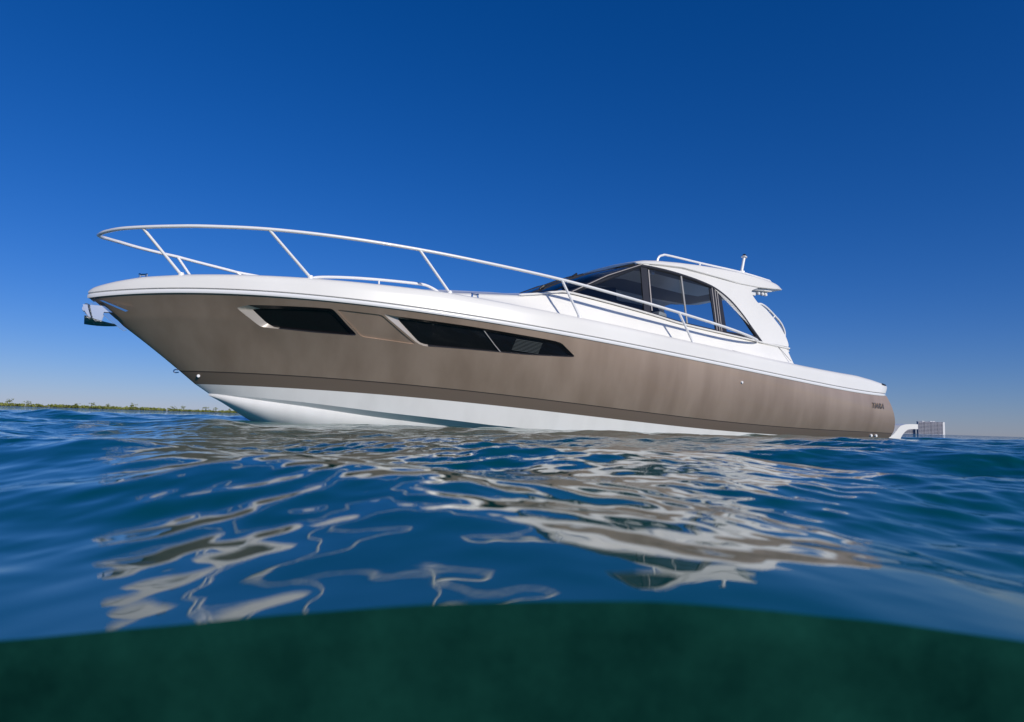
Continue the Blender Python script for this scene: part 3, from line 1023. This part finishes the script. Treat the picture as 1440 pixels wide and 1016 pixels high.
# ------------------------------------------------------------------ far island
LAND = mat('island_ground', (.10, .095, .05), .9)
TREE = mat('mangrove_leaves', (.15, .17, .03), .8)
vary(TREE, noise(TREE, .12, 4), (.13, .16, .03), (.23, .245, .05))
BARK = mat('bark', (.09, .07, .05), .9)
ixs = np.linspace(-1500, -380, 90)
def ishore(x): return 1000 + 30 * math.sin(x * .011) + 18 * math.sin(x * .037)
bm = bmesh.new()
rows = []
for x in ixs:
    e = min(1, (-380 - x) / 40 + .02)
    y0 = ishore(x)
    rows.append([(x, y0, -.5), (x, y0 + 4, .25 * e), (x, y0 + 40, .8 * e), (x, y0 + 90, .8 * e), (x, y0 + 130, -.5)])
grid(bm, rows)
tag(obj('island_land', bm, LAND), 'low shore of the far island on the horizon', kind='structure')
def clump(bm, c, r, n=14, flat=.7):
    for _ in range(n):
        d_ = Vector((random.gauss(0, 1), random.gauss(0, 1), random.gauss(0, 1)))
        d_ = d_.normalized() * random.random() ** .4
        p = Vector(c) + Vector((d_.x * r, d_.y * r, d_.z * r * flat))
        s_ = r * random.uniform(.22, .42)
        a = Vector((random.uniform(-1, 1), random.uniform(-1, 1), random.uniform(-.6, .6))).normalized()
        b = a.cross(Vector((random.uniform(-1, 1), random.uniform(-1, 1), random.uniform(-1, 1)))).normalized()
        bm.faces.new([bm.verts.new(p + a * s_), bm.verts.new(p + b * s_ * .8), bm.verts.new(p - a * s_ * .9), bm.verts.new(p - b * s_ * .7)])
bm = bmesh.new()
for k in range(1900):
    x = random.uniform(-1480, -384)
    y = ishore(x) + random.uniform(-2, 60)
    h = random.uniform(2.6, 5.2) * (1 if x < -520 else .8)
    clump(bm, (x, y, h * .5), h * .85, 14, .6)
tag(obj('mangrove_thicket', bm, TREE, smooth=False), 'yellow green mangrove thicket covering the far island', 'thicket', kind='stuff')
treexs = [(-707, 11.), (-688, 8.5), (-618, 9.), (-590, 8.2), (-551, 10.2), (-508, 7.8), (-497, 8.4), (-470, 8.6), (-455, 8.0), (-428, 6.6), (-640, 7.6), (-740, 9.)]
for k, (x, h) in enumerate(treexs):
    y = ishore(x) + 12
    t = empty('shore_tree', (x, y, .3))
    if k == 0: lab = 'tallest tree on the far island, near the left edge of the photo'
    elif k == 4: lab = 'dark spiky tree standing alone above the middle of the island thicket'
    else: lab = 'small tree poking just above the mangrove thicket on the far island'
    tag(t, lab, 'tree', 'trees on the far island')
    bm = bmesh.new()
    tube(bm, [(0, 0, -.2), (.2, 0, h * .4), (.1, .1, h * .75)], [.35, .25, .1], 6)
    obj('trunk', bm, BARK, t)
    bm = bmesh.new()
    for j in range(9):
        clump(bm, (random.gauss(0, h * .22), random.gauss(0, h * .22), h * random.uniform(.5, .9)), h * .2, 12, .6)
    obj('crown', bm, TREE, t, smooth=False)

# ------------------------------------------------------------------ far apartment blocks
CONC = mat('pale_concrete', (.34, .34, .39), .8)
ENDW = mat('white_end_wall', (.78, .78, .78), .7)
PANE = mat('window_glass_far', (.11, .115, .17), .3)
RAILC = mat('balcony_front', (.42, .42, .47), .7)
def block(name, x0, x1, y0, dpt, z1, nf, nc, label, end=True):
    r = empty(name, ((x0 + x1) / 2, y0, 0))
    tag(r, label, 'building', 'apartment blocks on the far shore')
    W_ = x1 - x0
    bm = bmesh.new()
    box(bm, (0, dpt / 2, z1 / 2 - 2), (W_, dpt, z1 + 4))
    obj('wall', bm, CONC, r, smooth=False)
    fh = z1 / nf
    cw = (W_ - (4 if end else 0)) / nc
    wm = None
    sm = None
    for i in range(nf):
        bm = bmesh.new()
        box(bm, (-2 if end else 0, -.8, i * fh + .12), (nc * cw, 1.6, .24))
        box(bm, (-2 if end else 0, -1.55, i * fh + .62), (nc * cw, .12, .9))
        obj('balcony', bm, RAILC, r, smooth=False)
        for j in range(nc):
            if wm is None:
                bm = bmesh.new()
                box(bm, (0, 0, 0), (cw * .72, .2, fh * .66))
                o = obj('window', bm, PANE, r, smooth=False)
                wm = o.data
            else:
                o = bpy.data.objects.new('window', wm)
                COL.objects.link(o); o.parent = r
            o.location = (-W_ / 2 + (j + .5) * cw, -.1, (i + .56) * fh)
    for j in range(0, nc + 1, 3):
        bm = bmesh.new()
        box(bm, (-W_ / 2 + j * cw, -.9, z1 / 2), (.7, 1.85, z1))
        obj('party_wall', bm, CONC, r, smooth=False)
    if end:
        bm = bmesh.new()
        box(bm, (W_ / 2 - 2, -.6, z1 / 2 + .3), (4, 1.4, z1 + .6))
        obj('stair_tower', bm, ENDW, r, smooth=False)
        for xx in (-.28, .02, .12):
            bm = bmesh.new()
            box(bm, (xx * W_, 4, z1 + .9), (4.5, 4, 1.8))
            obj('roof_box', bm, ENDW, r, smooth=False)
    bm = bmesh.new()
    box(bm, (0, dpt / 2, z1 + .35), (W_ + .4, dpt + .4, .7))
    obj('roof', bm, CONC, r, smooth=False)
block('apartment_building', 834, 888, 1400, 5, 25.0, 9, 11, 'tall grey apartment block with white end wall on the horizon, right of the swim platform')
block('apartment_building', 784, 833, 1408, 14, 13.0, 5, 10, 'lower grey apartment wing on the horizon, behind the swim platform', end=False)
